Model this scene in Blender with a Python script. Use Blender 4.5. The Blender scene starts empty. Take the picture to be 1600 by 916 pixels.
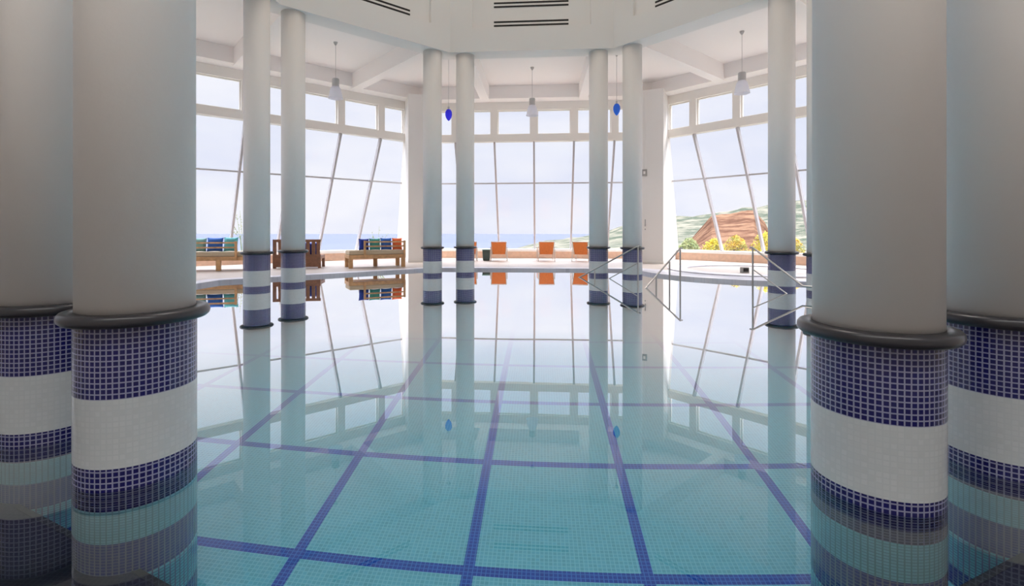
import bpy, bmesh, math, random
from mathutils import Vector, Matrix
C = bpy.context.scene.collection
SC = bpy.context.scene
PI = math.pi
sin, cos, tan = math.sin, math.cos, math.tan

# ------------------------------------------------------------------ camera
F, CX, HY = 775.0, 787.1, 361.5          # focal length and principal point in a 1600x916 frame
EYE = 1.13                                # eye height above the deck (deck = 0)
cam = bpy.data.cameras.new('camera'); co = bpy.data.objects.new('camera', cam); C.objects.link(co)
cam.sensor_width = 36; cam.lens = F / 1600 * 36
cam.shift_x = (800 - CX) / 1600; cam.shift_y = -(458 - HY) / 1600
cam.clip_start = .05; cam.clip_end = 40000
co.location = (0, 0, EYE); co.rotation_euler = (PI / 2, 0, 0)
SC.camera = co

# ------------------------------------------------------------------ colour management, world, sun, lights
SC.view_settings.view_transform = 'Standard'; SC.view_settings.look = 'None'
SC.view_settings.gamma = 1; SC.view_settings.use_curve_mapping = False
SC.view_settings.exposure = 0.0
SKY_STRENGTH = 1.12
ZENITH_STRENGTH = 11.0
SUN_STRENGTH = 2.6
DOME_POWER = 300
WIDE_POWER = 330
NEAR_POWER = 400
SC.cycles.use_denoising = True
SC.cycles.transparent_max_bounces = 24
SC.cycles.max_bounces = 12
SC.cycles.diffuse_bounces = 6
SC.cycles.glossy_bounces = 6
SC.cycles.transmission_bounces = 8
SC.cycles.sample_clamp_indirect = 4
SC.cycles.caustics_reflective = True; SC.cycles.caustics_refractive = True

OX, OY, D = .331, 7.98, .075             # centre of the octagonal hall and its small turn
WATER = -.063; DEPTH = 1.362; FLOORZ = WATER - DEPTH

w = bpy.data.worlds.new('world'); SC.world = w; w.use_nodes = True
nt = w.node_tree; nt.nodes.clear()
def N(nt, t, **kw):
    n = nt.nodes.new(t)
    for k, v in kw.items(): setattr(n, k, v)
    return n
wo = N(nt, 'ShaderNodeOutputWorld'); bg = N(nt, 'ShaderNodeBackground')
tc = N(nt, 'ShaderNodeTexCoord'); mp = N(nt, 'ShaderNodeMapping'); mp.inputs['Scale'].default_value = (1.6, 1.6, 5)
nz = N(nt, 'ShaderNodeTexNoise'); nz.inputs['Scale'].default_value = 1.7; nz.inputs['Detail'].default_value = 7; nz.inputs['Roughness'].default_value = .55
cr = N(nt, 'ShaderNodeValToRGB')
cr.color_ramp.elements[0].position = .38; cr.color_ramp.elements[0].color = (.73, .755, .87, 1)
cr.color_ramp.elements[1].position = .66; cr.color_ramp.elements[1].color = (.85, .85, .90, 1)
nt.links.new(tc.outputs['Generated'], mp.inputs['Vector']); nt.links.new(mp.outputs[0], nz.inputs['Vector'])
nt.links.new(nz.outputs['Fac'], cr.inputs[0]); nt.links.new(cr.outputs[0], bg.inputs[0])
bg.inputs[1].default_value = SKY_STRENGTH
# sky above the view boosted towards the zenith, added to light the interior
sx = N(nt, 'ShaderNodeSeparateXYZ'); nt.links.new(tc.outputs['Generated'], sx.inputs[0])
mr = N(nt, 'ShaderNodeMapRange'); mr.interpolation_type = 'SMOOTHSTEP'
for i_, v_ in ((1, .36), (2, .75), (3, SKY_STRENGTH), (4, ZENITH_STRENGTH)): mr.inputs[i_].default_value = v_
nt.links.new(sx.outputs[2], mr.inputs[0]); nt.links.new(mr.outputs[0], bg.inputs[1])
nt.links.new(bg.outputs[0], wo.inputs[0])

sd = bpy.data.lights.new('sun', 'SUN'); sd.energy = SUN_STRENGTH; sd.angle = math.radians(1.5); sd.color = (1, .95, .86)
so = bpy.data.objects.new('sun', sd); C.objects.link(so)
saz, sel = math.radians(62), math.radians(47)
sv = Vector((sin(saz) * cos(sel), cos(saz) * cos(sel), sin(sel)))
so.rotation_euler = sv.to_track_quat('Z', 'Y').to_euler(); so.location = (30, 30, 40)

ad = bpy.data.lights.new('tower_fill', 'AREA'); ad.shape = 'DISK'; ad.size = 5; ad.energy = DOME_POWER; ad.color = (1, .90, .82); ad.spread = math.radians(52)  # added fill aimed down at the pool; the tower has no skylight
wd_ = bpy.data.lights.new('tower_wide_fill', 'AREA'); wd_.shape = 'DISK'; wd_.size = 8; wd_.energy = WIDE_POWER; wd_.color = (1, .92, .85)  # second added fill, for ring beam and columns; no tower windows are built
wo_ = bpy.data.objects.new('tower_wide_fill', wd_); C.objects.link(wo_); wo_.location = (OX, OY, 16.2)
ao = bpy.data.objects.new('tower_fill', ad); C.objects.link(ao); ao.location = (OX, OY, 11.2)

nd = bpy.data.lights.new('near_fill', 'AREA'); nd.shape = 'RECTANGLE'; nd.size = 9; nd.size_y = 2.2; nd.energy = NEAR_POWER; nd.color = (1, .98, .95)  # unseen fill added over the near walk to brighten the nearest columns
no = bpy.data.objects.new('near_fill', nd); C.objects.link(no); no.location = (.2, -.6, 6.4); no.rotation_euler = (math.radians(25), 0, 0)

# ------------------------------------------------------------------ helpers
def tag(o, label=None, cat=None, group=None, kind=None):
    if label: o['label'] = label
    if cat: o['category'] = cat
    if group: o['group'] = group
    if kind: o['kind'] = kind
    return o

class MB:
    """collects shapes in one bmesh"""
    def __init__(s): s.bm = bmesh.new(); s.uv = None
    def poly(s, pts, z0, z1):
        a = [s.bm.verts.new((p[0], p[1], z0)) for p in pts]; b = [s.bm.verts.new((p[0], p[1], z1)) for p in pts]
        n = len(pts)
        s.bm.faces.new(a[::-1]); s.bm.faces.new(b)
        for i in range(n): s.bm.faces.new((a[i], a[(i + 1) % n], b[(i + 1) % n], b[i]))
        return s
    def box(s, x0, x1, y0, y1, z0, z1): return s.poly([(x0, y0), (x1, y0), (x1, y1), (x0, y1)], z0, z1)
    def hexa(s, p):   # eight points: bottom four then top four
        v = [s.bm.verts.new(q) for q in p]
        for f in ((3, 2, 1, 0), (4, 5, 6, 7), (0, 1, 5, 4), (1, 2, 6, 5), (2, 3, 7, 6), (3, 0, 4, 7)): s.bm.faces.new([v[i] for i in f])
        return s
    def beam(s, a, b, w_, h_, up=(0, 0, 1)):
        a = Vector(a); b = Vector(b); d = (b - a).normalized(); u = Vector(up); x = d.cross(u).normalized() * (w_ / 2); y = x.cross(d).normalized() * (h_ / 2)
        return s.hexa([a - x - y, a + x - y, a + x + y, a - x + y, b - x - y, b + x - y, b + x + y, b - x + y])
    def tube(s, pts, r, seg=10):
        pts = [Vector(p) for p in pts]; rings = []
        for i, p in enumerate(pts):
            d = (pts[min(i + 1, len(pts) - 1)] - pts[max(i - 1, 0)]).normalized()
            x = d.orthogonal().normalized() if i == 0 else (px - px.project(d)).normalized()
            px = x; y = d.cross(x); rr = r[i] if isinstance(r, (list, tuple)) else r
            rings.append([s.bm.verts.new(p + (x * cos(2 * PI * k / seg) + y * sin(2 * PI * k / seg)) * rr) for k in range(seg)])
        for a, b in zip(rings, rings[1:]):
            for k in range(seg): s.bm.faces.new((a[k], a[(k + 1) % seg], b[(k + 1) % seg], b[k]))
        s.bm.faces.new(rings[0][::-1]); s.bm.faces.new(rings[-1])
        return s
    def lathe(s, prof, seg=48, uv=False, c=(0, 0), closed=False):
        L = s.bm.loops.layers.uv.verify() if uv else None
        rings = [[s.bm.verts.new((c[0] + r * cos(2 * PI * k / seg), c[1] + r * sin(2 * PI * k / seg), z)) for k in range(seg)] for r, z in prof]
        n = len(prof); R0 = max(r for r, z in prof)
        for i in range(n if closed else n - 1):
            a, b = rings[i], rings[(i + 1) % n]
            for k in range(seg):
                f = s.bm.faces.new((a[k], a[(k + 1) % seg], b[(k + 1) % seg], b[k]))
                if uv:
                    for lp, (kk, zz) in zip(f.loops, ((k, prof[i][1]), (k + 1, prof[i][1]), (k + 1, prof[i + 1][1]), (k, prof[i + 1][1]))):
                        lp[L].uv = (2 * PI * R0 * kk / seg, zz)
        return s
    def ring(s, w0, w1, z0, z1, skip=()):
        """octagonal ring between inradius w0 and w1"""
        def P(wr, k): a = (k + .5) * PI / 4; r = wr / cos(PI / 8); return (r * sin(a), r * cos(a))
        for k in range(8):
            if k in skip: continue
            s.poly([P(w0, k - 1), P(w0, k), P(w1, k), P(w1, k - 1)], z0, z1)
        return s
    def cushion(s, c, sx, sy, sz, rz=0, tilt=0):
        M = Matrix.Translation(c) @ Matrix.Rotation(rz, 4, 'Z') @ Matrix.Rotation(tilt, 4, 'X')
        n = 8; vs = {}
        for sgn in (1, -1):
            for i in range(n + 1):
                for j in range(n + 1):
                    u, v = i / n * 2 - 1, j / n * 2 - 1
                    e = (i in (0, n) or j in (0, n))
                    if e and sgn < 0: vs[(sgn, i, j)] = vs[(1, i, j)]; continue
                    t = ((1 - u ** 4) * (1 - v ** 4)) ** .45 if not e else 0
                    k = 1 - .07 * (1 - u * u) * abs(v) ** 3; k2 = 1 - .07 * (1 - v * v) * abs(u) ** 3
                    vs[(sgn, i, j)] = s.bm.verts.new(M @ Vector((u * sx / 2 * k2, sgn * t * sy / 2, v * sz / 2 * k)))
            for i in range(n):
                for j in range(n):
                    q = [vs[(sgn, i, j)], vs[(sgn, i + 1, j)], vs[(sgn, i + 1, j + 1)], vs[(sgn, i, j + 1)]]
                    try: s.bm.faces.new(q if sgn < 0 else q[::-1])
                    except ValueError: pass
        return s
    def build(s, name, mat, parent=None, smooth=False, bevel=0, recalc=True, kind=None):
        if recalc: bmesh.ops.recalc_face_normals(s.bm, faces=s.bm.faces)
        me = bpy.data.meshes.new(name); s.bm.to_mesh(me); s.bm.free()
        if smooth:
            for p in me.polygons: p.use_smooth = True
        me.materials.append(mat)
        o = bpy.data.objects.new(name, me); C.objects.link(o)
        if bevel:
            m = o.modifiers.new('bevel', 'BEVEL'); m.width = bevel; m.segments = 2; m.limit_method = 'ANGLE'
        if smooth:
            try:
                m = o.modifiers.new('wn', 'WEIGHTED_NORMAL')
            except Exception: pass
        if parent: o.parent = parent
        if kind: o['kind'] = kind
        return o

def empty(name, loc=(0, 0, 0), rz=0):
    o = bpy.data.objects.new(name, None); C.objects.link(o); o.location = loc; o.rotation_euler = (0, 0, rz); o.empty_display_size = .2
    return o
def copy_tree(o, parent=None):
    c = o.copy(); C.objects.link(c); c.parent = parent
    for ch in list(o.children): copy_tree(ch, c)
    return c
def local(k):             # facade k: local x along the wall to the right, local y outwards
    return (OX, OY, 0), -(D + k * PI / 4)
def place(o, k): o.location, rz = local(k); o.rotation_euler = (0, 0, rz); return o
def wpt(k, t, wr, z=0):   # a point of facade k in world space
    a = D + k * PI / 4
    return Vector((OX + t * cos(a) + wr * sin(a), OY - t * sin(a) + wr * cos(a), z))

# ------------------------------------------------------------------ materials
def mat(name, col, rough=.5, metal=0, spec=.5, noise=0, nscale=8, bump=0, emis=None):
    m = bpy.data.materials.new(name); m.use_nodes = True; t = m.node_tree; b = t.nodes['Principled BSDF']
    b.inputs['Base Color'].default_value = (*col, 1); b.inputs['Roughness'].default_value = rough; b.inputs['Metallic'].default_value = metal
    b.inputs['Specular IOR Level'].default_value = spec
    if noise or bump:
        c = N(t, 'ShaderNodeTexCoord'); n = N(t, 'ShaderNodeTexNoise'); n.inputs['Scale'].default_value = nscale; n.inputs['Detail'].default_value = 5
        t.links.new(c.outputs['Object'], n.inputs['Vector'])
        if noise:
            r = N(t, 'ShaderNodeValToRGB'); r.color_ramp.elements[0].position = .3; r.color_ramp.elements[1].position = .7
            r.color_ramp.elements[0].color = (*[max(0, x * (1 - noise)) for x in col], 1); r.color_ramp.elements[1].color = (*[min(1, x * (1 + noise)) for x in col], 1)
            t.links.new(n.outputs['Fac'], r.inputs[0]); t.links.new(r.outputs[0], b.inputs['Base Color'])
        if bump:
            bp = N(t, 'ShaderNodeBump'); bp.inputs['Strength'].default_value = bump; bp.inputs['Distance'].default_value = .01
            t.links.new(n.outputs['Fac'], bp.inputs['Height']); t.links.new(bp.outputs[0], b.inputs['Normal'])
    return m

class G:
    """small helper for building math node graphs"""
    def __init__(s, t): s.t = t
    def v(s, x, sock):
        if isinstance(x, (int, float)): sock.default_value = x
        else: s.t.links.new(x, sock)
    def m(s, op, a, b=0, c=0):
        n = N(s.t, 'ShaderNodeMath', operation=op); s.v(a, n.inputs[0]); s.v(b, n.inputs[1]); s.v(c, n.inputs[2]); return n.outputs[0]
    def mix(s, f, a, b):
        n = N(s.t, 'ShaderNodeMix', data_type='RGBA'); s.v(f, n.inputs[0])
        for x, i in ((a, 6), (b, 7)):
            if isinstance(x, tuple): n.inputs[i].default_value = (*x, 1)
            else: s.t.links.new(x, n.inputs[i])
        return n.outputs[2]
    def grout(s, x, y, size, g):
        """1 on a tile, 0 on the joint"""
        def one(q):
            f = s.m('FRACT', s.m('DIVIDE', q, size)); return s.m('GREATER_THAN', s.m('SUBTRACT', .5, s.m('ABSOLUTE', s.m('SUBTRACT', f, .5))), g / 2)
        return s.m('MULTIPLY', one(x), one(y))

M = {}
M['plaster'] = mat('plaster', (.80, .775, .745), .75, bump=.08, nscale=40)
M['column_paint'] = mat('column paint', (.80, .775, .75), .55, bump=.12, nscale=25)
M['ceiling_paint'] = mat('ceiling paint', (.90, .86, .835), .8)
M['frame_paint'] = mat('window frame paint', (.86, .82, .765), .5)
M['mullion'] = mat('grey mullion', (.45, .43, .44), .4)
M['collar'] = mat('dark grey collar', (.026, .025, .030), .30, bump=.05, nscale=30)
M['steel'] = mat('brushed steel', (.42, .41, .40), .3, metal=.9)
M['dark'] = mat('dark slot', (.02, .02, .02), .8)
M['grey_plastic'] = mat('grey plastic', (.32, .31, .30), .5)
M['lamp_metal'] = mat('satin grey lamp metal', (.50, .48, .47), .4)
M['deck'] = None
M['terracotta'] = mat('terracotta tile', (.74, .50, .36), .6, noise=.08, nscale=9)
M['cap'] = mat('white stone cap', (.85, .82, .77), .5)
M['wood'] = mat('honey teak', (.52, .30, .14), .5, noise=.25, nscale=7)
M['dark_wood'] = mat('brown teak', (.22, .10, .055), .5, noise=.25, nscale=9)
M['beige_fabric'] = mat('beige seat cushion', (.50, .41, .29), .9)
M['orange_mesh'] = mat('orange fabric', (.80, .22, .05), .75, noise=.12, nscale=30)
M['chair_frame'] = mat('pale metal frame', (.58, .52, .47), .4, metal=.3)
for n_, c_ in (('navy', (.01, .03, .25)), ('blue', (.03, .12, .42)), ('teal', (.06, .30, .26)), ('aqua', (.12, .42, .45)), ('sky', (.18, .42, .62)), ('orange', (.85, .17, .05)), ('greyteal', (.20, .38, .36))):
    M['c_' + n_] = mat(n_ + ' cushion fabric', c_, .9)

def mosaic_bands():
    """tiled column foot: five-band mosaic, uv in metres (v = height)"""
    m = bpy.data.materials.new('column mosaic'); m.use_nodes = True; t = m.node_tree; b = t.nodes['Principled BSDF']; g = G(t)
    uv = N(t, 'ShaderNodeUVMap'); sp = N(t, 'ShaderNodeSeparateXYZ'); t.links.new(uv.outputs[0], sp.inputs[0]); u, v = sp.outputs[0], sp.outputs[1]
    TS = 2 * PI * .25 / 62
    tile = g.grout(u, v, TS, .24)
    dwn = g.m('MULTIPLY', v, -1 / TS)            # rows counted down from the collar
    def below(n): return g.m('GREATER_THAN', dwn, n)
    navy, white, turq = (.003, .003, .08), (.47, .50, .515), (.34, .72, .78)
    c = navy
    for row, col_ in ((13, white), (25.5, navy), (38, turq), (50.5, (.035, .04, .24)), (63, turq), (75.5, (.035, .04, .24)), (88, turq)):
        c = g.mix(below(row), c, col_)
    isw = g.m('MULTIPLY', below(13), g.m('SUBTRACT', 1, below(25.5)))
    # joints: pale on blue rows, only slightly darker than the tile on the white rows
    jc = g.mix(isw, (.24, .245, .36), (.45, .48, .50))
    jt = g.m('MULTIPLY', below(38), g.m('SUBTRACT', 1, below(50.5)))
    jc = g.mix(jt, jc, (.20, .44, .48))
    nzn = N(t, 'ShaderNodeTexWhiteNoise'); nzn.noise_dimensions = '2D'; cb = N(t, 'ShaderNodeCombineXYZ')
    g.v(g.m('FLOOR', g.m('DIVIDE', u, TS)), cb.inputs[0]); g.v(g.m('FLOOR', g.m('DIVIDE', v, TS)), cb.inputs[1]); t.links.new(cb.outputs[0], nzn.inputs['Vector'])
    hs = N(t, 'ShaderNodeHueSaturation'); t.links.new(c, hs.inputs['Color']); g.v(g.m('MULTIPLY_ADD', nzn.outputs['Value'], .08, .96), hs.inputs['Value'])
    t.links.new(g.mix(tile, jc, hs.outputs[0]), b.inputs['Base Color'])
    b.inputs['Roughness'].default_value = .22; b.inputs['Specular IOR Level'].default_value = .5
    bp = N(t, 'ShaderNodeBump'); bp.inputs['Strength'].default_value = .3; bp.inputs['Distance'].default_value = .002; t.links.new(tile, bp.inputs['Height']); t.links.new(bp.outputs[0], b.inputs['Normal'])
    return m
M['mosaic'] = mosaic_bands()

def pool_floor_mat():
    m = bpy.data.materials.new('pool floor mosaic'); m.use_nodes = True; t = m.node_tree; b = t.nodes['Principled BSDF']; g = G(t)
    tc = N(t, 'ShaderNodeTexCoord'); sp = N(t, 'ShaderNodeSeparateXYZ'); t.links.new(tc.outputs['Object'], sp.inputs[0]); u, v = sp.outputs[0], sp.outputs[1]
    def line(q, q0, s, wd):
        f = g.m('FRACT', g.m('ADD', g.m('DIVIDE', g.m('SUBTRACT', q, q0), s), .5)); return g.m('LESS_THAN', g.m('ABSOLUTE', g.m('SUBTRACT', f, .5)), wd / 2 / s)
    LW = .066
    ln = g.m('MAXIMUM', line(u, -1.417, 1.005, LW), line(v, 2.793, 1.013, LW))
    tile = g.grout(g.m('ADD', u, 50), v, .0253, .2)
    nzn = N(t, 'ShaderNodeTexWhiteNoise'); nzn.noise_dimensions = '2D'; cb = N(t, 'ShaderNodeCombineXYZ')
    g.v(g.m('FLOOR', g.m('DIVIDE', g.m('ADD', u, 50), .0253)), cb.inputs[0]); g.v(g.m('FLOOR', g.m('DIVIDE', v, .0253)), cb.inputs[1]); t.links.new(cb.outputs[0], nzn.inputs['Vector'])
    vv = g.m('MULTIPLY_ADD', nzn.outputs['Value'], .14, .93)
    hs = N(t, 'ShaderNodeHueSaturation'); t.links.new(g.mix(ln, (.145, .50, .65), (.006, .06, .40)), hs.inputs['Color']); g.v(vv, hs.inputs['Value'])
    j = g.mix(ln, (.27, .64, .77), (.06, .21, .62))
    t.links.new(g.mix(tile, j, hs.outputs[0]), b.inputs['Base Color']); b.inputs['Roughness'].default_value = .6; b.inputs['Specular IOR Level'].default_value = .1
    return m
M['pool_floor'] = pool_floor_mat()

def tile_mat(name, c, j, size, gr, rough=.5, coord='Object', flat=True):
    m = bpy.data.materials.new(name); m.use_nodes = True; t = m.node_tree; b = t.nodes['Principled BSDF']; g = G(t)
    tc = N(t, 'ShaderNodeTexCoord'); sp = N(t, 'ShaderNodeSeparateXYZ'); t.links.new(tc.outputs[coord], sp.inputs[0])
    if flat: a, b_ = g.m('ADD', sp.outputs[0], 50), g.m('ADD', sp.outputs[1], 50)
    else: a, b_ = g.m('ADD', g.m('ADD', sp.outputs[0], sp.outputs[1]), 50), sp.outputs[2]
    tile = g.grout(a, b_, size, gr)
    nzn = N(t, 'ShaderNodeTexNoise'); nzn.inputs['Scale'].default_value = 1.3; t.links.new(tc.outputs[coord], nzn.inputs['Vector'])
    hs = N(t, 'ShaderNodeHueSaturation'); hs.inputs['Color'].default_value = (*c, 1); g.v(g.m('MULTIPLY_ADD', nzn.outputs['Fac'], .3, .85), hs.inputs['Value'])
    t.links.new(g.mix(tile, j, hs.outputs[0]), b.inputs['Base Color']); b.inputs['Roughness'].default_value = rough
    return m
M['deck'] = tile_mat('sand deck tiles', (.41, .35, .30), (.35, .295, .26), .33, .03, .45)
M['coping'] = tile_mat('pale grey coping', (.56, .55, .60), (.48, .47, .53), .2, .04, .35)
M['ledge'] = tile_mat('dark navy step mosaic', (.004, .005, .02), (.02, .02, .035), .0253, .2, .5)
M['ledge_edge'] = mat('dark grey step edge', (.03, .03, .032), .5)
M['pool_wall'] = tile_mat('pool wall mosaic', (.30, .58, .64), (.42, .68, .72), .0253, .2, .5, flat=False)
M['tub_tile'] = tile_mat('lilac tub mosaic', (.11, .12, .19), (.17, .18, .24), .05, .12, .4)

def water_mat(name, tint, r_ior, bump=.05):
    m = bpy.data.materials.new(name); m.use_nodes = True; t = m.node_tree; t.nodes.clear()
    o = N(t, 'ShaderNodeOutputMaterial'); mx = N(t, 'ShaderNodeMixShader'); fr = N(t, 'ShaderNodeLayerWeight'); fr.inputs['Blend'].default_value = .5; g = G(t)
    fac = g.m('MINIMUM', g.m('MULTIPLY_ADD', g.m('POWER', fr.outputs['Facing'], 5.0), r_ior, .02), .97)
    rf = N(t, 'ShaderNodeBsdfRefraction'); rf.inputs['Color'].default_value = (*tint, 1); rf.inputs['Roughness'].default_value = 0; rf.inputs['IOR'].default_value = 1.333
    gl = N(t, 'ShaderNodeBsdfGlossy'); gl.inputs['Roughness'].default_value = 0; gl.inputs['Color'].default_value = (1, 1, 1, 1)
    tc = N(t, 'ShaderNodeTexCoord'); n = N(t, 'ShaderNodeTexNoise'); n.inputs['Scale'].default_value = .9; n.inputs['Detail'].default_value = 1
    bp = N(t, 'ShaderNodeBump'); bp.inputs['Strength'].default_value = bump; bp.inputs['Distance'].default_value = .012
    t.links.new(tc.outputs['Object'], n.inputs['Vector']); t.links.new(n.outputs['Fac'], bp.inputs['Height'])
    for s_ in (rf, gl, fr): t.links.new(bp.outputs[0], s_.inputs['Normal'])
    t.links.new(fac, mx.inputs[0]); t.links.new(rf.outputs[0], mx.inputs[1]); t.links.new(gl.outputs[0], mx.inputs[2]); t.links.new(mx.outputs[0], o.inputs[0])
    return m
M['water'] = water_mat('pool water', (.88, .98, 1), 2.8)
M['tub_water'] = water_mat('tub water', (.85, .93, 1), .6, 1.0)

def pane_mat():
    m = bpy.data.materials.new('window glass'); m.use_nodes = True; t = m.node_tree; t.nodes.clear()
    o = N(t, 'ShaderNodeOutputMaterial'); mx = N(t, 'ShaderNodeMixShader'); mx.inputs[0].default_value = .012
    tr = N(t, 'ShaderNodeBsdfTransparent'); tr.inputs[0].default_value = (.985, .99, 1, 1); gl = N(t, 'ShaderNodeBsdfGlossy'); gl.inputs['Roughness'].default_value = .02
    t.links.new(tr.outputs[0], mx.inputs[1]); t.links.new(gl.outputs[0], mx.inputs[2]); t.links.new(mx.outputs[0], o.inputs[0])
    return m
M['pane'] = pane_mat()

def glass_shade(name, col, tr):
    m = bpy.data.materials.new(name); m.use_nodes = True; t = m.node_tree; t.nodes.clear()
    o = N(t, 'ShaderNodeOutputMaterial'); a = N(t, 'ShaderNodeMixShader'); a.inputs[0].default_value = .5; b = N(t, 'ShaderNodeMixShader'); b.inputs[0].default_value = tr
    d = N(t, 'ShaderNodeBsdfDiffuse'); d.inputs[0].default_value = (*col, 1); l = N(t, 'ShaderNodeBsdfTranslucent'); l.inputs[0].default_value = (*col, 1); q = N(t, 'ShaderNodeBsdfTransparent'); q.inputs[0].default_value = (*col, 1)
    t.links.new(d.outputs[0], a.inputs[1]); t.links.new(l.outputs[0], a.inputs[2]); t.links.new(a.outputs[0], b.inputs[1]); t.links.new(q.outputs[0], b.inputs[2]); t.links.new(b.outputs[0], o.inputs[0])
    return m
M['frosted'] = glass_shade('frosted white glass', (.93, .93, .97), .25)
M['violet_glass'] = glass_shade('violet blue glass', (.20, .18, .98), .45)
M['azure_glass'] = glass_shade('azure blue glass', (.14, .36, .90), .35)

# ------------------------------------------------------------------ structure: hall
T8 = tan(PI / 8)
W1, W2 = 10.9, 13.1                       # inradius of the clerestory wall and of the foot of the sloping glass
CW = 5.563; CT = 1.8145                     # columns: inradius of their line, distance from each face's middle
BEAM = EYE + 4.88; CEIL = EYE + 5.40; RINGTOP = EYE + 5.477; RBOT = EYE + 4.83
ZT, ZB, ZG, ZS = EYE + 4.63, EYE + 3.70, EYE + 3.43, EYE - .745
SIDES = {0: 'far', 1: 'far_right', 2: 'right', 3: 'near_right', 4: 'near', 5: 'near_left', 6: 'left', 7: 'far_left'}
GLAZED = (6, 7, 0, 1, 2)
A = 1.515; MUL = [-2 * A, -A, 0, A, 2 * A]; HW = 3.97

def oct_pts(wr, close=True):
    r = wr / cos(PI / 8)
    return [(OX + r * sin(D + (k + .5) * PI / 4), OY + r * cos(D + (k + .5) * PI / 4)) for k in range(8)]

# pool outline (world): octagon, pressed in by the round tub at the far right
TUB = (7.15, 14.3); TUBR = 3.25
PW = 7.12
def pool_outline():
    v = oct_pts(PW); out = []
    r = PW / cos(PI / 8)
    pts = []
    for k in range(8):
        a, b = v[k - 1], v[k]
        for i in range(60):
            s = i / 60; pts.append((a[0] * (1 - s) + b[0] * s, a[1] * (1 - s) + b[1] * s))
    res = []
    for p in pts:
        dx, dy = p[0] - TUB[0], p[1] - TUB[1]; d = math.hypot(dx, dy)
        if d < TUBR:
            # move to the pool side of the tub circle, along the line to the hall centre
            ux, uy = OX - TUB[0], OY - TUB[1]; L = math.hypot(ux, uy); ux /= L; uy /= L
            s = dx * -uy + dy * ux; h = math.sqrt(max(TUBR ** 2 - s * s, 0)); p = (TUB[0] + -uy * s + ux * h, TUB[1] + ux * s + uy * h)
        res.append(p)
    return res
PO = pool_outline()

def flat_face(name, loops, z, m, rot=True):
    """polygon with holes, triangulated, at height z"""
    bm = bmesh.new(); es = []
    for L in loops:
        vs = [bm.verts.new((p[0], p[1], z)) for p in L]
        es += [bm.edges.new((vs[i], vs[(i + 1) % len(vs)])) for i in range(len(vs))]
    bmesh.ops.triangle_fill(bm, use_beauty=True, use_dissolve=False, edges=es)
    for f in bm.faces:
        if f.normal.z < 0: f.normal_flip()
    bm.normal_update()
    for f in bm.faces:
        if f.normal.z < 0: f.normal_flip()
    me = bpy.data.meshes.new(name); bm.to_mesh(me); bm.free(); me.materials.append(m)
    o = bpy.data.objects.new(name, me); C.objects.link(o)
    return o

def off(pts, c, d):
    out = []
    for i, p in enumerate(pts):
        a, b = pts[i - 1], pts[(i + 1) % len(pts)]
        nx, ny = (b[1] - a[1]), -(b[0] - a[0]); L = math.hypot(nx, ny) or 1
        if (nx * (p[0] - c[0]) + ny * (p[1] - c[1])) < 0: nx, ny = -nx, -ny
        out.append((p[0] + nx / L * d, p[1] + ny / L * d))
    return out

# deck, as a thin slab around the pool and the tub
outer = oct_pts(W2 + .6)
tubc = [(TUB[0] + TUBR * cos(a * PI / 40), TUB[1] + TUBR * sin(a * PI / 40)) for a in range(80)]
cop_out = oct_pts(PW + .42)
fl = flat_face('floor', [outer, oct_pts(PW + .40)], 0, M['deck']); fl['kind'] = 'structure'
# coping between the pool and the deck
def annulus(name, inner, outer_, z, m, drop, kind='structure'):
    n = len(inner); bm = bmesh.new()
    a = [bm.verts.new((*p, z)) for p in inner]; b = [bm.verts.new((*p, z)) for p in outer_]; c = [bm.verts.new((*p, z - drop)) for p in inner]; d = [bm.verts.new((*p, z - drop)) for p in outer_]
    for i in range(n):
        j = (i + 1) % n
        bm.faces.new((a[i], a[j], b[j], b[i])); bm.faces.new((c[i], c[j], a[j], a[i])); bm.faces.new((b[i], b[j], d[j], d[i])); bm.faces.new((d[i], d[j], c[j], c[i]))
    bmesh.ops.recalc_face_normals(bm, faces=bm.faces)
    me = bpy.data.meshes.new(name); bm.to_mesh(me); bm.free(); me.materials.append(m)
    o = bpy.data.objects.new(name, me); C.objects.link(o)
    if kind: o['kind'] = kind
    return o
def oct_dense(wr):
    v = oct_pts(wr); pts = []
    for k in range(8):
        a, b = v[k - 1], v[k]
        for i in range(60): s = i / 60; pts.append((a[0] * (1 - s) + b[0] * s, a[1] * (1 - s) + b[1] * s))
    return pts
annulus('trim_1', PO, oct_dense(PW + .42), .004, M['coping'], .22)
# pool walls and floor
bm = bmesh.new(); n = len(PO)
a = [bm.verts.new((*p, -.2)) for p in PO]; b = [bm.verts.new((*p, FLOORZ)) for p in PO]
for i in range(n): bm.faces.new((a[i], b[i], b[(i + 1) % n], a[(i + 1) % n]))
me = bpy.data.meshes.new('wall_pool'); bm.to_mesh(me); bm.free(); me.materials.append(M['pool_wall']); o = bpy.data.objects.new('wall_pool', me); C.objects.link(o); o['kind'] = 'structure'
pf = MB(); R_ = 9.3
pf.poly([(p[0], p[1]) for p in [((q[0]) * cos(D) - q[1] * sin(D), q[0] * sin(D) + q[1] * cos(D)) for q in off(PO, (OX, OY), .02)]][::-1], FLOORZ - .1, FLOORZ)
o = pf.build('floor_pool', M['pool_floor'], kind='structure'); o.rotation_euler = (0, 0, -D)
# water
wm = flat_face('pool_water', [PO], WATER, M['water']); tag(wm, 'still clear turquoise water filling the octagonal swimming pool', 'water')

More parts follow.
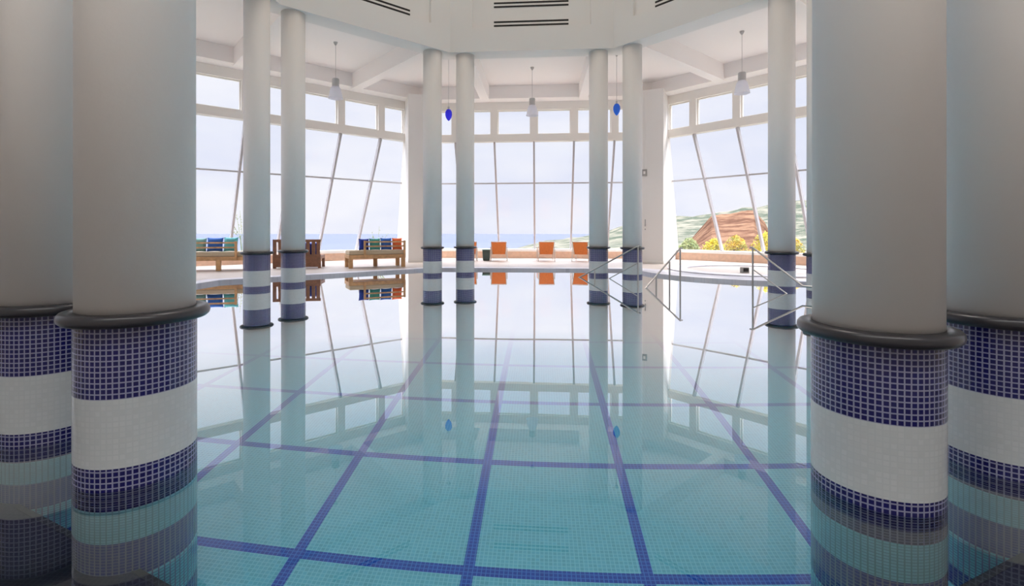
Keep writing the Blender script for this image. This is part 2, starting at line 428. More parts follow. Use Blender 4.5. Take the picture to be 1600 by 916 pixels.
# dark submerged step at the near side, its edge running past the feet of the near columns
st = MB(); zl = WATER - .80
ledge = [(-7, 4.56), (-2.5, 2.64), (.2, 1.49), (2.35, 2.30), (7, 4.02), (7, -.4), (3.4, -.6), (-3.5, -.6), (-7, .3)]
st.poly(ledge, FLOORZ, zl)
o = st.build('floor_step', M['ledge'], kind='structure')
te = MB()
for p, q in (((-7, 4.56), (-2.5, 2.64)), ((-2.5, 2.64), (.2, 1.49)), ((.2, 1.49), (2.35, 2.30)), ((2.35, 2.30), (7, 4.02))):
    te.beam((*p, zl - .01), (*q, zl - .01), .03, .03)
te.build('trim_2', M['ledge_edge'], kind='structure')

# ---- outer walls, one per facade
def facade_wall(k):
    m = MB(); t1 = W1 * T8
    if k in GLAZED:
        m.box(-t1, t1, W1, W1 + .25, ZT, CEIL + .3)                  # above the clerestory
        m.box(-t1, t1, W1, W1 + .25, ZG, ZB)                         # band below it
        m.box(-t1, -HW, W1, W1 + .25, ZB, ZT); m.box(HW, t1, W1, W1 + .25, ZB, ZT)
        for x in MUL: m.box(x - .125, x + .125, W1, W1 + .25, ZB, ZT)
        o = m.build('wall_' + SIDES[k], M['frame_paint'], kind='structure')
    else:
        m.box(-t1 - .1, t1 + .1, W1, W1 + .3, -.2, CEIL + .3)
        o = m.build('wall_' + SIDES[k], M['plaster'], kind='structure')
    return place(o, k)
for k in range(8): facade_wall(k)

# ---- windows
wn = 0
def window_root(k):
    global wn
    wn += 1; e = empty('window_%d' % wn); e['kind'] = 'structure'; return place(e, k)
def slope_w(z): return W2 - (z - ZS) / (ZG - ZS) * (W2 - W1 - .1)
for k in GLAZED:
    xs = [-HW] + MUL + [HW]
    for i in range(6):
        x0 = xs[i] + (.125 if i else 0); x1 = xs[i + 1] - (.125 if i < 5 else 0)
        e = window_root(k)
        f = MB(); y0, y1 = W1 + .10, W1 + .16; b_ = .035
        f.box(x0, x0 + b_, y0, y1, ZB, ZT); f.box(x1 - b_, x1, y0, y1, ZB, ZT); f.box(x0 + b_, x1 - b_, y0, y1, ZB, ZB + b_); f.box(x0 + b_, x1 - b_, y0, y1, ZT - b_, ZT)
        f.build('frame', M['frame_paint'], e)
        MB().box(x0 + b_, x1 - b_, W1 + .127, W1 + .133, ZB + b_, ZT - b_).build('pane', M['pane'], e)
    # sloping glass
    e = window_root(k); nrm = Vector((0, ZG - ZS, (W2 - W1 - .1))).normalized()
    zm = EYE + 1.911
    xe = lambda z: slope_w(z) * T8 - .47
    for x in MUL:
        MB().beam((x, slope_w(ZG) , ZG), (x, W2, ZS), .07, .15, up=(0, 1, 0)).build('mullion', M['mullion'], e)
    for s_ in (-1, 1):
        MB().beam((s_ * (xe(ZG) - .03), slope_w(ZG), ZG), (s_ * (xe(ZS) - .03), W2, ZS), .10, .14, up=(0, 1, 0)).build('mullion', M['frame_paint'], e)
    MB().beam((-xe(zm), slope_w(zm), zm), (xe(zm), slope_w(zm), zm), .06, .05).build('transom', M['mullion'], e)
    for (za, zb) in ((ZS, zm), (zm, ZG)):
        xs2 = [None] + MUL + [None]
        for i in range(6):
            def X(j, z): return xs2[j] if xs2[j] is not None else (-xe(z) if j == 0 else xe(z))
            p = [(X(i, za), slope_w(za), za), (X(i + 1, za), slope_w(za), za), (X(i + 1, zb), slope_w(zb), zb), (X(i, zb), slope_w(zb), zb)]
            d_ = Vector(nrm) * .006
            q = [tuple(Vector(a_) + d_) for a_ in p]
            MB().hexa([p[0], p[1], q[1], q[0], p[3], p[2], q[2], q[3]]).build('pane', M['pane'], e)

# ---- low curb under the sloping glass
tn = 2
for k in GLAZED:
    m = MB(); xi = (W2 - .25) * T8; xo = (W2 + .15) * T8
    m.hexa([(-xi, W2 - .25, -.1), (xi, W2 - .25, -.1), (xo, W2 + .12, -.1), (-xo, W2 + .12, -.1), (-xi, W2 - .25, ZS - .10), (xi, W2 - .25, ZS - .10), (xo, W2 + .12, ZS - .10), (-xo, W2 + .12, ZS - .10)])
    tn += 1; place(m.build('trim_%d' % tn, M['terracotta'], kind='structure'), k)
    m = MB(); m.box(-xi, xi, W2 - .30, W2 + .25, ZS - .10, ZS)
    tn += 1; place(m.build('trim_%d' % tn, M['cap'], kind='structure'), k)

# ---- piers at the outer corners
for k in range(8):
    m = MB(); hw = .48
    ya, yb = (W2 / cos(PI / 8) - .15, (W1 + .1) / cos(PI / 8) + .05) if k not in (2, 3, 4) else (12, 12)
    m.poly([(-hw, 10.62), (hw, 10.62), (hw, ya), (-hw, ya)], -.1, ZS)
    m.hexa([(-hw, 10.62, ZS), (hw, 10.62, ZS), (hw, ya, ZS), (-hw, ya, ZS), (-hw, 10.62, ZG), (hw, 10.62, ZG), (hw, yb, ZG), (-hw, yb, ZG)])
    m.poly([(-hw, 10.62), (hw, 10.62), (hw, 11.7), (-hw, 11.7)], ZG, BEAM + .1)
    o = m.build('wall_pier', M['plaster'], kind='structure')
    o.location = (OX, OY, 0); o.rotation_euler = (0, 0, -(D + (k + .5) * PI / 4))
    m = MB(); m.box(-hw - .015, hw + .015, 10.6, 10.62, 0, .09)
    o = m.build('baseboard_pier', M['cap'], kind='structure'); o.location = (OX, OY, 0); o.rotation_euler = (0, 0, -(D + (k + .5) * PI / 4))

# ---- ceiling of the walk, its beams, the ring beam and the tower above
def hall(o): o.location = (OX, OY, 0); o.rotation_euler = (0, 0, -D); return o
hall(MB().ring(5.7, W1 + .3, CEIL, CEIL + .25).build('ceiling', M['ceiling_paint'], kind='structure'))
hall(MB().ring(10.35, W1 + .02, BEAM + .05, CEIL + .1).build('ceiling_edge_beam', M['ceiling_paint'], kind='structure'))
for k in range(8):
    m = MB()
    for s_ in (-1, 1): m.box(s_ * CT - .16, s_ * CT + .16, 5.6, 10.5, BEAM, CEIL + .1)
    place(m.build('ceiling_beam', M['ceiling_paint'], kind='structure'), k)
hall(MB().ring(5.27, 5.82, RBOT, RINGTOP).build('ceiling_ring_beam', M['plaster'], kind='structure'))
hall(MB().ring(5.35, 5.82, RINGTOP, 16.6).build('wall_tower', M['plaster'], kind='structure'))
for k in range(8):
    m = MB(); e1 = 5.27 * T8
    # a pilaster folded round the corner
    for s_ in (-1, 1):
        x0, x1 = s_ * (e1 - .60), s_ * e1
        m.poly([(x0, 5.27), (x1, 5.27), (s_ * 5.40 * T8, 5.40), (x0, 5.40)], RINGTOP, 16.5)
    place(m.build('wall_pilaster', M['plaster'], kind='structure'), k)
hall(MB().ring(.02, 6.0, 16.6, 16.8).build('ceiling_tower', M['plaster'], kind='structure'))
tn0 = tn

# ------------------------------------------------------------------ columns
def make_column(zoff):
    e = empty('column')
    sh = MB().lathe([(.0, RBOT + .02), (.25, RBOT + .02), (.25, EYE - .384 + zoff), (0, EYE - .384 + zoff)], 72).build('shaft', M['column_paint'], e, smooth=False)
    for p in sh.data.polygons: p.use_smooth = abs(p.normal.z) < .5
    zt = EYE - .384 + zoff
    prof = [(.245, zt), (.292, zt), (.305, zt - .004), (.313, zt - .014), (.316, zt - .03), (.312, zt - .045), (.300, zt - .056), (.275, zt - .060), (.245, zt - .060)]
    MB().lathe(prof, 72, closed=True).build('collar', M['collar'], e, smooth=True)
    L_ = zt - .058
    mb = MB().lathe([(.255, 0), (.255, FLOORZ - L_)], 72, uv=True)
    o = mb.build('tiled_base', M['mosaic'], e, smooth=True); o.location.z = L_
    return e
protos = {}
def column(x, y, zoff, label):
    if zoff not in protos: e = protos[zoff] = make_column(zoff)
    else: e = copy_tree(protos[zoff])
    e.location = (x, y, 0)
    tag(e, label, 'column', 'columns of the octagonal ring')
base = 'round white column with a blue and white tiled foot, '
clabel = {
 (4, 'R'): None, (4, 'L'): None,
 (5, 'r'): base + 'at the left edge, half behind the nearest left column',
 (3, 'l'): base + 'at the right edge, half behind the nearest right column',
 (0, -1): base + 'right one of the far left pair',
 (7, 1): base + 'left one of the far left pair',
 (0, 1): base + 'left one of the far right pair',
 (1, -1): base + 'right one of the far right pair, behind the leftmost handrail',
 (7, -1): base + 'right one of the middle left pair',
 (6, 1): base + 'left one of the middle left pair',
 (1, 1): base + 'middle distance on the right, behind the rightmost handrail',
 (2, -1): base + 'a sliver showing left of the nearest right column',
}
column(-1.852, 2.5125, 0, 'very large white column nearest on the left, dark collar, blue and white mosaic foot')
column(1.734, 2.3175, -.045, 'very large white column nearest on the right, dark collar, blue and white mosaic foot')
for (k, s_, zo, lb) in ((5, 1, 0, clabel[(5, 'r')]), (3, -1, -.045, clabel[(3, 'l')]), (0, -1, -.03, clabel[(0, -1)]), (7, 1, -.03, clabel[(7, 1)]), (0, 1, -.03, clabel[(0, 1)]), (1, -1, -.03, clabel[(1, -1)]),
                        (7, -1, -.03, clabel[(7, -1)]), (6, 1, -.03, clabel[(6, 1)]), (1, 1, -.03, clabel[(1, 1)]), (2, -1, -.03, clabel[(2, -1)]),
                        (6, -1, -.03, 'round white ring column standing behind the nearest left columns'), (5, -1, -.03, 'round white ring column standing behind the nearest left columns'),
                        (2, 1, -.03, 'round white ring column standing behind the nearest right columns'), (3, 1, -.03, 'round white ring column standing behind the nearest right columns')):
    p = wpt(k, s_ * CT, CW)
    if k == 5: # near-left face: local x runs the other way round the ring
        pass
    column(p.x, p.y, zo, lb)

# ------------------------------------------------------------------ vents in the tower wall
def vent(k, zc, label):
    e = empty('air_vent', wpt(k, 0, 5.35, zc), -(D + k * PI / 4))
    f = MB(); f.box(-1.02, 1.02, -.004, 0, -.085, .085).build('plate', M['plaster'], e)
    for dz in (-.05, .05): MB().box(-1.0, 1.0, -.008, -.004, dz - .024, dz + .024).build('slot', M['dark'], e)
    tag(e, label, 'vent', 'air vents in the tower wall')
vent(0, EYE + 5.59, 'long double-slot air vent low on the far tower wall, just above the ring beam')
vent(0, EYE + 6.10, 'long double-slot air vent at the top edge of the far tower wall')
vent(7, EYE + 5.59, 'long double-slot air vent on the left slanting tower wall')
vent(1, EYE + 5.59, 'long double-slot air vent on the right slanting tower wall')

# ------------------------------------------------------------------ pendant lamps
def pendant(loc, shade_mat, label, blue, ztop, zshade):
    e = empty('pendant_lamp', (loc[0], loc[1], ztop))
    L_ = zshade - ztop
    MB().lathe([(0, 0), (.06, 0), (.055, -.03), (.02, -.09), (0, -.09)], 20).build('canopy', M['lamp_metal'], e, smooth=True)
    MB().tube([(0, 0, -.05), (0, 0, L_ + .24)], .006, 8).build('cable', M['lamp_metal'], e)
    if not blue:
        MB().lathe([(0, L_ + .25), (.085, L_ + .25), (.10, L_ + .23), (.10, L_ + .02), (0, L_ + .02)], 24).build('lamp_holder', M['lamp_metal'], e, smooth=False)
        MB().lathe([(.10, L_ + .02), (.135, L_ - .03), (.165, L_ - .14), (.185, L_ - .25), (.205, L_ - .32), (.195, L_ - .32), (.175, L_ - .25), (.155, L_ - .14), (.125, L_ - .03), (.09, L_ + .015)], 32).build('shade', shade_mat, e, smooth=True)
    else:
        MB().lathe([(0, L_ + .28), (.03, L_ + .28), (.03, L_ + .2), (0, L_ + .2)], 16).build('lamp_holder', M['lamp_metal'], e)
        MB().lathe([(.001, L_ + .21), (.06, L_ + .19), (.10, L_ + .12), (.105, L_ + .03), (.085, L_ - .05), (.045, L_ - .12), (.001, L_ - .16)], 24).build('shade', shade_mat, e, smooth=True)
    tag(e, label, 'lamp', 'blue glass pendants' if blue else 'white bell pendants')
for k, lp, hs_, lb in ((0, None, 4.13, 'white frosted bell pendant lamp hanging in the middle of the far bay'), (7, (-4.80, 14.16), 4.11, 'white frosted bell pendant lamp hanging in the left bay'), (1, (6.43, 13.39), 4.04, 'white frosted bell pendant lamp hanging in the right bay')):
    p = wpt(0, -.02, 8.38); pendant(lp or (p.x, p.y), M['frosted'], lb, False, CEIL, EYE + hs_)
pendant((-1.70, 15.3), M['violet_glass'], 'violet blue egg-shaped glass pendant between the far left pair of columns', True, CEIL, EYE + 3.56)
pendant((3.43, 15.06), M['azure_glass'], 'azure blue egg-shaped glass pendant between the far right pair of columns', True, CEIL, EYE + 3.67)

# ------------------------------------------------------------------ small fittings on the corner piers
def pier_frame(k): return -(D + (k + .5) * PI / 4)
def pier_pt(k, t, z):
    a = D + (k + .5) * PI / 4; return (OX + t * cos(a) + 10.62 * sin(a), OY - t * sin(a) + 10.62 * cos(a), z)
e = empty('wall_switch', pier_pt(0, -.16, EYE + 2.07), pier_frame(0))
MB().box(-.09, .09, -.03, 0, -.12, .12).build('plate', M['grey_plastic'], e, bevel=.006); MB().box(-.035, .035, -.04, -.03, -.05, .05).build('rocker', M['plaster'], e)
tag(e, 'small grey switch box high on the right corner pier', 'switch')
o = MB().box(-.012, .012, -.02, 0, EYE + 2.19, BEAM).build('conduit', M['plaster']); o.location = pier_pt(0, -.13, 0); o.rotation_euler = (0, 0, pier_frame(0)); tag(o, 'thin white conduit running down the right corner pier to the switch box', 'pipe')
e = empty('shower_lever', pier_pt(0, -.13, EYE + .22), pier_frame(0))
MB().tube([(0, -.03, .2), (0, -.03, -.05)], .018).build('rod', M['grey_plastic'], e); MB().tube([(0, 0, 0), (0, -.035, 0)], .025).build('mount', M['steel'], e); MB().tube([(0, -.03, -.13), (0, -.03, -.17)], .02).build('knob', M['grey_plastic'], e)
tag(e, 'narrow dark vertical fitting on the right corner pier', 'fitting')
e = empty('wall_sconce', pier_pt(7, .10, EYE + 2.10), pier_frame(7))
MB().tube([(0, -.03, .14), (0, -.035, -.02), (0, -.03, -.12)], [.02, .04, .02]).build('body', M['grey_plastic'], e, smooth=True); MB().box(-.02, .02, -.03, 0, -.04, .04).build('bracket', M['steel'], e)
tag(e, 'tiny grey fitting high on the left corner pier', 'fitting')
e = empty('hook_rail', pier_pt(7, .08, EYE - .2), pier_frame(7))
MB().box(-.02, .02, -.015, 0, -.35, .35).build('rail', M['plaster'], e)
for i in range(6):
    z_ = .29 - i * .12
    MB().tube([(0, -.01, z_), (0, -.07, z_), (0, -.09, z_ + .04)], .026).build('hook', M['dark'], e)
tag(e, 'vertical row of dark hooks on the left corner pier', 'hooks')

# ------------------------------------------------------------------ round tub
annulus('trim_30', [(TUB[0] + 1.75 * cos(a * PI / 40), TUB[1] + 1.75 * sin(a * PI / 40)) for a in range(80)], [(TUB[0] + 2.3 * cos(a * PI / 40), TUB[1] + 2.3 * sin(a * PI / 40)) for a in range(80)], .03, M['coping'], .3)
tub = [(TUB[0] + 1.76 * cos(a * PI / 40), TUB[1] + 1.76 * sin(a * PI / 40)) for a in range(80)]
e = empty('whirlpool_tub', (TUB[0], TUB[1], 0))
MB().lathe([(1.76, .028), (1.76, -.15), (1.45, -.2), (1.45, -.45), (.9, -.5), (.9, -.9), (.01, -.9)], 64).build('basin', M['tub_tile'], e, smooth=False)
tag(e, 'round whirlpool tub sunk in a raised grey rim beside the pool', 'tub')
o = flat_face('tub_water', [[(p[0] - TUB[0], p[1] - TUB[1]) for p in tub]], -.02, M['tub_water']); o.location = (TUB[0], TUB[1], 0); tag(o, 'still water in the round whirlpool tub', 'water')
e = empty('filter_box', (7.35 * .985, 15.1 * .99, -.02)); e.location = (6.53, 13.45, -.20)
MB().box(-.09, .09, -.08, .08, 0, .36).build('housing', M['grey_plastic'], e, bevel=.01); MB().box(-.07, .07, -.084, -.08, .24, .33).build('grille', M['dark'], e)
tag(e, 'small dark square filter box standing in the whirlpool tub', 'box')

# ------------------------------------------------------------------ handrails in the pool
def railing(label, top, end, posts, low=None, flat=None):
    e = empty('handrail', (top[0], top[1], WATER))
    T = Vector(top); E_ = Vector(end); O = Vector((top[0], top[1], WATER))
    back = (T - E_); back.z = 0; back.normalize()
    pts = [T + back * .07 - O, T - O, E_ - O]
    if flat: pts += [Vector(flat) - O]
    MB().tube(pts, .019, 12).build('top_rail', M['steel'], e, smooth=True)
    for s_ in posts:
        p = T.lerp(E_, s_) - O
        MB().tube([p, (p.x, p.y, FLOORZ - WATER + .01)], .018, 12).build('post', M['steel'], e, smooth=True)
    if low:
        MB().tube([Vector(low[0]) - O, Vector(low[1]) - O], .012, 10).build('lower_rail', M['steel'], e, smooth=True)
    tag(e, label, 'handrail', 'steel handrails at the pool steps')
def at(px, py, h): z = F * h / (py - HY); return ((px - CX) / F * z, z)
railing('steel handrail on the left, sloping down across the far right column pair', (3.31, 12.23, EYE - .37), (1.86, 12.87, WATER - .06), (0, .68), ((3.31, 12.23, EYE - .78), (2.60, 12.55, WATER - .04)))
railing('steel handrail in the middle with three posts, sloping down to the left', (3.96, 11.13, EYE - .38), (2.92, 10.40, WATER - .06), (0, .30, .66))
railing('steel handrail on the right, sloping down to the right towards the nearest column', (5.18, 10.32, EYE - .34), (5.51, 9.14, EYE - 1.008), (0,), ((5.18, 10.32, EYE - .79), (5.44, 9.45, WATER - .03)), (5.62, 8.95, EYE - 1.01))

# ------------------------------------------------------------------ orange chairs
def make_chair():
    e = empty('lounge_chair')
    # back of the chair towards local -y
    s_ = MB(); n = 10
    a = [(x, -.12 - .16 * z / .42, .33 + z) for x in (-.27, .27) for z in (0, .45)]
    m = MB()
    for i in range(n):
        pass
    m.hexa([(-.24, -.14, .26), (.24, -.14, .26), (.24, -.125, .26), (-.24, -.125, .26), (-.275, -.33, .72), (.275, -.33, .72), (.275, -.315, .72), (-.275, -.315, .72)])
    m.build('back_fabric', M['orange_mesh'], e)
    m = MB(); m.hexa([(-.26, -.12, .29), (.26, -.12, .29), (.26, .55, .36), (-.26, .55, .36), (-.26, -.12, .31), (.26, -.12, .31), (.26, .55, .38), (-.26, .55, .38)])
    m.build('seat_fabric', M['orange_mesh'], e)
    for s_ in (-1, 1):
        MB().tube([(s_ * .285, -.335, .74), (s_ * .255, -.13, .25), (s_ * .275, .56, .37)], .016, 8).build('side_frame', M['chair_frame'], e)
        MB().tube([(s_ * .31, .45, 0), (s_ * .31, .40, .52), (s_ * .31, -.24, .53)], .016, 8).build('armrest', M['chair_frame'], e)
        MB().tube([(s_ * .31, -.30, 0), (s_ * .31, -.20, .52)], .016, 8).build('leg', M['chair_frame'], e)
    MB().tube([(-.285, -.335, .74), (.285, -.335, .74)], .015, 8).build('top_bar', M['chair_frame'], e)
    MB().tube([(-.31, -.28, .12), (.31, -.28, .12)], .012, 8).build('cross_bar', M['chair_frame'], e)
    return e
ch = make_chair()
for i, (px, Y, rz, lb) in enumerate(((779.5, 18.9, .0, 'orange fabric lounge chair beside the dark green box, left of the middle mullion'), (853, 18.85, .0, 'orange fabric lounge chair in the middle, just right of the centre mullion'),
                                     (909, 18.7, -.35, 'orange fabric lounge chair turned slightly, beside the far right column pair'), (732.5, 18.9, .1, 'orange fabric lounge chair almost hidden behind the far left column pair'))):
    o = ch if i == 0 else copy_tree(ch)
    o.location = ((px - CX) / F * Y, Y, 0); o.rotation_euler.z = rz
    tag(o, lb, 'chair', 'orange lounge chairs facing the window')
e = empty('waste_bin', ((760 - CX) / F * 19.1, 19.1, 0))
MB().hexa([(-.13, -.13, .02), (.13, -.13, .02), (.13, .13, .02), (-.13, .13, .02), (-.15, -.15, .40), (.15, -.15, .40), (.15, .15, .40), (-.15, .15, .40)]).build('body', mat('dark green plastic', (.05, .09, .085), .5), e, bevel=.01)
MB().box(-.16, .16, -.16, .16, .40, .44).build('lid', M['c_greyteal'], e, bevel=.01)
MB().box(-.11, .11, -.11, .11, 0, .02).build('base', M['dark'], e)
tag(e, 'small dark green bin standing left of the orange chairs', 'bin')

# ------------------------------------------------------------------ wooden daybeds
def daybed(name, loc, rz, L_, rail0, rail1, label, legs):
    """length along local x from 0 to L_, backrest rails on the camera side (local -y)"""
    e = empty(name, loc, rz); Dp = .80; W_ = M['wood']
    MB().box(0, L_, 0, Dp, .29, .40).build('seat_frame', W_, e, bevel=.008)
    for x, y in legs: MB().box(x - .06 if x > .1 else x, x + .06 if x > .1 else x + .12, y, y + .10, 0, .30).build('leg', W_, e, bevel=.006)
    MB().box(.02, L_ - .02, .04, Dp - .02, .40, .54).build('seat_cushion', M['beige_fabric'], e, bevel=.03)
    MB().box(rail0, rail0 + .06, -.03, .03, .29, .84).build('back_post', W_, e, bevel=.005)
    MB().box(rail1 - .06, rail1, -.03, .03, .29, .84).build('back_post', W_, e, bevel=.005)
    for z in (.80, .665): MB().box(rail0 + .06, rail1 - .06, -.02, .02, z - .022, z + .022).build('back_rail', W_, e)
    tag(e, label, 'daybed', 'wooden daybeds by the windows')
    return e
def cushions(e_loc, rz, items, what):
    for (x, wd, h, c, lb, y, tl) in items:
        o = MB().cushion((0, 0, 0), wd, .17, h).build('cushion', M['c_' + c], None, smooth=True)
        R = Matrix.Rotation(rz, 3, 'Z'); p = R @ Vector((x, y, 0))
        o.location = (e_loc[0] + p.x, e_loc[1] + p.y, .54 + h / 2); o.rotation_euler = (tl, 0, rz)
        tag(o, lb, 'cushion', what)
a3 = math.radians(27); l3 = (-4.68, 15.0, 0)
daybed('daybed', l3, a3, 1.74, .44, 1.74, 'wooden daybed with blue, green and orange cushions, left of the far left columns', ((.0, .0), (.0, .68), (.95, .68), (1.68, 0), (1.68, .68)))
cushions(l3, a3, ((.48, .31, .36, 'navy', 'dark navy cushion, leftmost on the daybed with the orange cushion', .20, -.15), (.81, .34, .37, 'teal', 'green cushion in the middle of the daybed with the orange cushion', .17, -.2), (1.165, .35, .38, 'blue', 'bright blue cushion next to the orange cushion', .17, -.2), (1.51, .32, .38, 'orange', 'orange cushion at the right end of the daybed', .15, -.1)), 'cushions on the right daybed')
a1 = math.radians(14); l1 = (-9.27, 13.82, 0)
daybed('daybed', l1, a1, 2.2, 0.02, 1.67, 'wooden daybed with teal and blue cushions, right of the nearest left column', ((.0, .0), (1.18, 0), (2.14, 0), (.0, .68), (2.14, .68)))
cushions(l1, a1, ((.66, .34, .40, 'greyteal', 'grey green cushion beside the nearest left column', .2, -.2), (1.05, .42, .41, 'blue', 'blue cushion in the middle of the left daybed', .2, -.2), (1.46, .38, .42, 'aqua', 'aqua cushion at the right end of the left daybed', .2, -.2)), 'cushions on the left daybed')
# slatted bench between them
e = empty('slatted_bench', (-6.98, 14.98, 0), math.radians(10))
Lb = 1.38
MB().box(0, Lb, 0, .05, .04, .42).build('skirt', M['dark_wood'], e)
MB().box(0, Lb, 0, .05, .80, .88).build('top_rail', M['dark_wood'], e)
for i, x in enumerate((.0, .16, .32, .48, .64, .80, .96, 1.12, 1.26)):
    MB().box(x, x + .10, .002, .048, .42, .80).build('slat', M['dark_wood'], e)
MB().box(.0, Lb, .05, .75, .28, .38).build('seat', M['dark_wood'], e)
for x in (.0, Lb - .08):
    for y in (.02, .67): MB().box(x, x + .08, y, y + .08, 0, .30).build('leg', M['dark_wood'], e)
tag(e, 'dark brown bench with a vertical slatted back behind the middle left column pair', 'bench')
o = MB().cushion((0, 0, 0), .5, .16, .4).build('cushion', M['c_navy'], None, smooth=True); o.location = (-6.0, 15.36, .58); o.rotation_euler = (-.1, 0, .14); tag(o, 'navy cushion behind the slats of the dark brown bench', 'cushion')

# ------------------------------------------------------------------ outside: sea, land, shrubs
sea = MB(); sea.box(-30000, 30000, 60, 13300, -70.5, -70); o = sea.build('sea', mat('hazy blue sea', (.10, .112, .150), .9, spec=0), None); tag(o, 'pale hazy blue sea reaching to the horizon behind the windows', 'sea')
def interp(x, tab):
    if x <= tab[0][0]: return tab[0][1]
    for (a, b), (c, d) in zip(tab, tab[1:]):
        if x <= c: return b + (d - b) * (x - a) / (c - a)
    return tab[-1][1]
rnd = random.Random(4)
def terrain(name, px0, px1, r0, r1, ridge, foot, m, label, cat='hill', nx=90, nr=26, rough=1.0):
    from mathutils import noise
    bm = bmesh.new(); g_ = []
    for i in range(nx + 1):
        px = px0 + (px1 - px0) * i / nx; tx = (px - CX) / F; row = []
        e1 = (HY - interp(px, ridge)) / F
        for j in range(nr + 1):
            s_ = j / nr
            if s_ <= .8:
                q = s_ / .8; y = r0 + (r1 - r0) * q; el = foot + (e1 - foot) * (q ** .75)
            else:
                q = (s_ - .8) / .2; y = r1 * (1 + .5 * q); el = e1 - q * .08
            nn = noise.noise(Vector((tx * 30, y / r1 * 9, 0))) * .0035 * rough * min(1, s_ * 3) + noise.noise(Vector((tx * 140, y / r1 * 30, 3))) * .0016 * rough
            row.append(bm.verts.new((tx * y, y, EYE + (el + nn) * y)))
        g_.append(row)
    for i in range(nx):
        for j in range(nr): bm.faces.new((g_[i][j], g_[i + 1][j], g_[i + 1][j + 1], g_[i][j + 1]))
    # close the underside so the land has a body
    bt = [[bm.verts.new((r[j].co.x, r[j].co.y, -75)) for j in (0, nr)] for r in g_]
    for i in range(nx):
        bm.faces.new((g_[i][0], bt[i][0], bt[i + 1][0], g_[i + 1][0])); bm.faces.new((g_[i][nr], g_[i + 1][nr], bt[i + 1][1], bt[i][1]))
    bmesh.ops.recalc_face_normals(bm, faces=bm.faces)
    me = bpy.data.meshes.new(name); bm.to_mesh(me); bm.free(); me.materials.append(m)
    for p in me.polygons: p.use_smooth = True
    o = bpy.data.objects.new(name, me); C.objects.link(o); tag(o, label, cat); return o
def land_mat(name, a, b, sc):
    m = bpy.data.materials.new(name); m.use_nodes = True; t = m.node_tree; bs = t.nodes['Principled BSDF']; bs.inputs['Roughness'].default_value = 1; bs.inputs['Specular IOR Level'].default_value = 0
    c = N(t, 'ShaderNodeTexCoord'); n = N(t, 'ShaderNodeTexNoise'); n.inputs['Scale'].default_value = sc; n.inputs['Detail'].default_value = 9; n.inputs['Roughness'].default_value = .7
    r = N(t, 'ShaderNodeValToRGB'); r.color_ramp.elements[0].position = .42; r.color_ramp.elements[1].position = .58; r.color_ramp.elements[0].color = (*a, 1); r.color_ramp.elements[1].color = (*b, 1)
    t.links.new(c.outputs['Object'], n.inputs['Vector']); t.links.new(n.outputs['Fac'], r.inputs[0]); t.links.new(r.outputs[0], bs.inputs['Base Color'])
    return m
terrain('hillside', 790, 2600, 260, 900, ((790, 391), (815, 385), (850, 377), (890, 371), (935, 364), (975, 352), (1052, 338), (1112, 332), (1180, 321), (1262, 310), (1500, 290), (2600, 270)), -.055, land_mat('scrub hillside', (.055, .068, .05), (.17, .16, .125), .03), 'hazy green and brown hillside rising to the right beyond the sea', nx=260)
terrain('ploughed_slope', 1062, 1215, 90, 230, ((1062, 392), (1072, 380), (1112, 335), (1145, 331), (1178, 326), (1195, 345), (1215, 392)), -.06, land_mat('brown earth slope', (.075, .038, .025), (.17, .10, .062), .12), 'brown earth slope with a triangular left edge seen through the right window', nx=120, rough=.6)
# near ground, falling away from the building
def ground():
    from mathutils import noise
    bm = bmesh.new(); rows = []
    for j in range(18):
        q = j / 17; d = 14.0 + 90 * q ** 2; row = []
        for i in range(121):
            a = -1.9 + 3.9 * i / 120
            z = -.35 - .10 * (d - 14) - .0035 * (d - 14) ** 2 + noise.noise(Vector((sin(a) * d * .3, cos(a) * d * .3, 0))) * .25
            row.append(bm.verts.new((OX + sin(a) * d / 1, OY + cos(a) * d, max(z, -74))))
        rows.append(row)
    for j in range(17):
        for i in range(120): bm.faces.new((rows[j][i], rows[j + 1][i], rows[j + 1][i + 1], rows[j][i + 1]))
    bmesh.ops.recalc_face_normals(bm, faces=bm.faces)
    me = bpy.data.meshes.new('ground'); bm.to_mesh(me); bm.free(); me.materials.append(land_mat('dry grass', (.075, .09, .045), (.13, .125, .08), .8))
    for p in me.polygons: p.use_smooth = True
    o = bpy.data.objects.new('ground', me); C.objects.link(o); tag(o, 'dry grassy ground falling away outside the windows', 'ground', kind='structure')
ground()
def leaf_mat(name, a, b):
    m = bpy.data.materials.new(name); m.use_nodes = True; t = m.node_tree; bs = t.nodes['Principled BSDF']; bs.inputs['Roughness'].default_value = .7
    c = N(t, 'ShaderNodeTexCoord'); n = N(t, 'ShaderNodeTexNoise'); n.inputs['Scale'].default_value = 3.5; n.inputs['Detail'].default_value = 4
    r = N(t, 'ShaderNodeValToRGB'); r.color_ramp.elements[0].position = .4; r.color_ramp.elements[1].position = .6; r.color_ramp.elements[0].color = (*a, 1); r.color_ramp.elements[1].color = (*b, 1)
    t.links.new(c.outputs['Object'], n.inputs['Vector']); t.links.new(n.outputs['Fac'], r.inputs[0]); t.links.new(r.outputs[0], bs.inputs['Base Color'])
    return m
M['leaf_yellow'] = leaf_mat('yellow green leaves', (.34, .34, .012), (.62, .46, .015))
M['leaf_green'] = leaf_mat('pale green leaves', (.14, .20, .05), (.30, .32, .12))
M['leaf_orange'] = leaf_mat('yellow and rust leaves', (.26, .26, .02), (.60, .36, .03))
M['twig'] = mat('twig bark', (.30, .25, .2), .9)
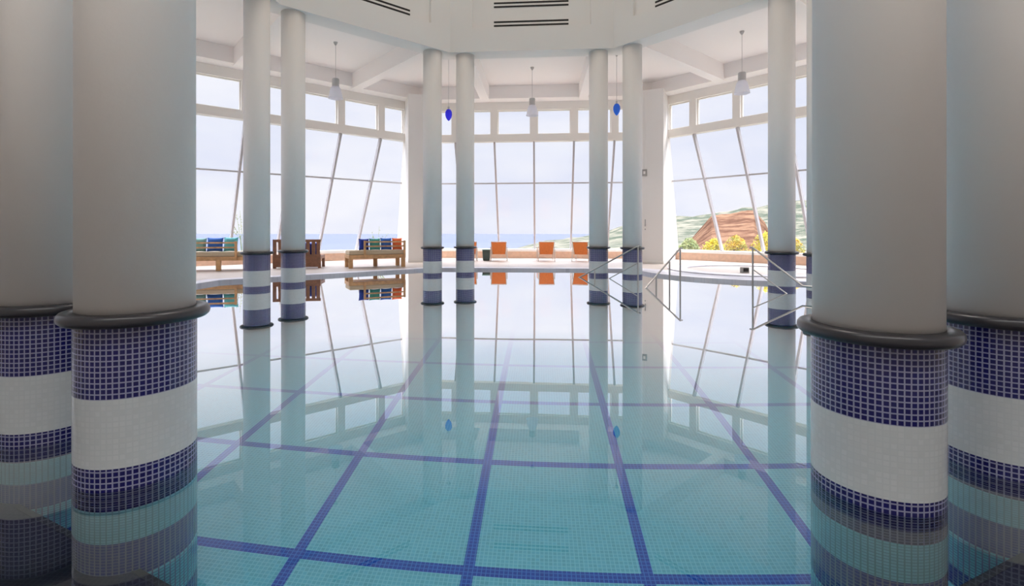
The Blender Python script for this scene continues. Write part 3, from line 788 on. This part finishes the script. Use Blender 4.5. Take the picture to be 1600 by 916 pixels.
def shrub(loc, rx, ry, h, lm, label, seed, n=1500, leaf=.055):
    r = random.Random(seed); e = empty('shrub', loc)
    m = MB()
    for i in range(7):
        a = r.uniform(0, 2 * PI); q = r.uniform(.2, .8)
        m.tube([(0, 0, -.3), (cos(a) * rx * q * .4, sin(a) * ry * q * .4, h * .4), (cos(a) * rx * q, sin(a) * ry * q, h * .8)], [.02, .014, .006], 6)
    m.build('stems', M['twig'], e)
    bm = bmesh.new()
    for i in range(n):
        a = r.uniform(0, 2 * PI); z = r.random() ** .7; q = math.sqrt(max(0, 1 - (z * 1.0) ** 2.2)) * (r.random() ** .35) * (1 + .15 * sin(5 * a))
        c = Vector((cos(a) * rx * q, sin(a) * ry * q, z * h * (1 + .12 * sin(4 * a + seed)) + r.gauss(0, .03)))
        u = Vector((r.gauss(0, 1), r.gauss(0, 1), r.gauss(0, 1))).normalized(); v = u.orthogonal().normalized(); sz = leaf * r.uniform(.6, 1.3)
        vs = [bm.verts.new(c - v * sz * .35), bm.verts.new(c + u * sz * .9), bm.verts.new(c + v * sz * .35), bm.verts.new(c - u * sz * .9)]
        bm.faces.new(vs)
    me = bpy.data.meshes.new('foliage'); bm.to_mesh(me); bm.free(); me.materials.append(lm); o = bpy.data.objects.new('foliage', me); C.objects.link(o); o.parent = e
    tag(e, label, 'shrub', 'shrubs outside the right window')
shr = ((-4.6, 'leaf_green', .62, 'pale green shrub outside the right window, beside the corner pier'), (-3.7, 'leaf_yellow', .62, 'yellow green shrub in front of the left foot of the brown slope'),
       (-2.8, 'leaf_orange', .72, 'yellow and rust shrub in front of the brown slope, left of the second mullion'), (-1.9, 'leaf_yellow', .85, 'bright yellow shrub just right of the second mullion'),
       (-1.0, 'leaf_orange', .70, 'rusty yellow shrub left of the third mullion of the right window'), (-.1, 'leaf_green', .70, 'pale green shrub right of the third mullion of the right window'), (.8, 'leaf_yellow', .68, 'yellow green shrub behind the middle right column'), (1.7, 'leaf_green', .72, 'green shrub right of the middle right column'), (2.6, 'leaf_green', .7, 'green shrub left of the nearest right column'))
for i, (t_, lm, h_, lb) in enumerate(shr):
    p = wpt(1, t_ * 1.12, 14.5 + .25 * (i % 2), .05); shrub(p, .52, .45, h_ * 1.12, M[lm], lb, i)
def twig(px, Y, top, label, seed):
    r = random.Random(seed); m = MB(); X = (px - CX) / F * Y
    for i in range(7):
        a = r.uniform(-.5, .5); b = r.uniform(.55, 1)
        pts = [(0, 0, -.6), (a * .3, 0, top * .5), (a * .9, r.uniform(-.2, .2), top * b)]
        m.tube(pts, [.012, .009, .004], 5)
        for j in range(9):
            c = Vector(pts[1]).lerp(Vector(pts[2]), r.random()); d = Vector((r.gauss(0, 1), r.gauss(0, 1), r.gauss(0, 1))).normalized() * .07
            m.tube([c, c + d], [.012, .004], 4)
    o = m.build('sapling', M['leaf_green'], None); o.location = (X, Y, -.3); tag(o, label, 'plant')
twig(590, 21.6, 1.75, 'thin bare sapling outside the left window behind the cushioned daybed', 3)
twig(381, 19.5, 2.3, 'thin sapling outside the left window, half behind the middle left column', 5)
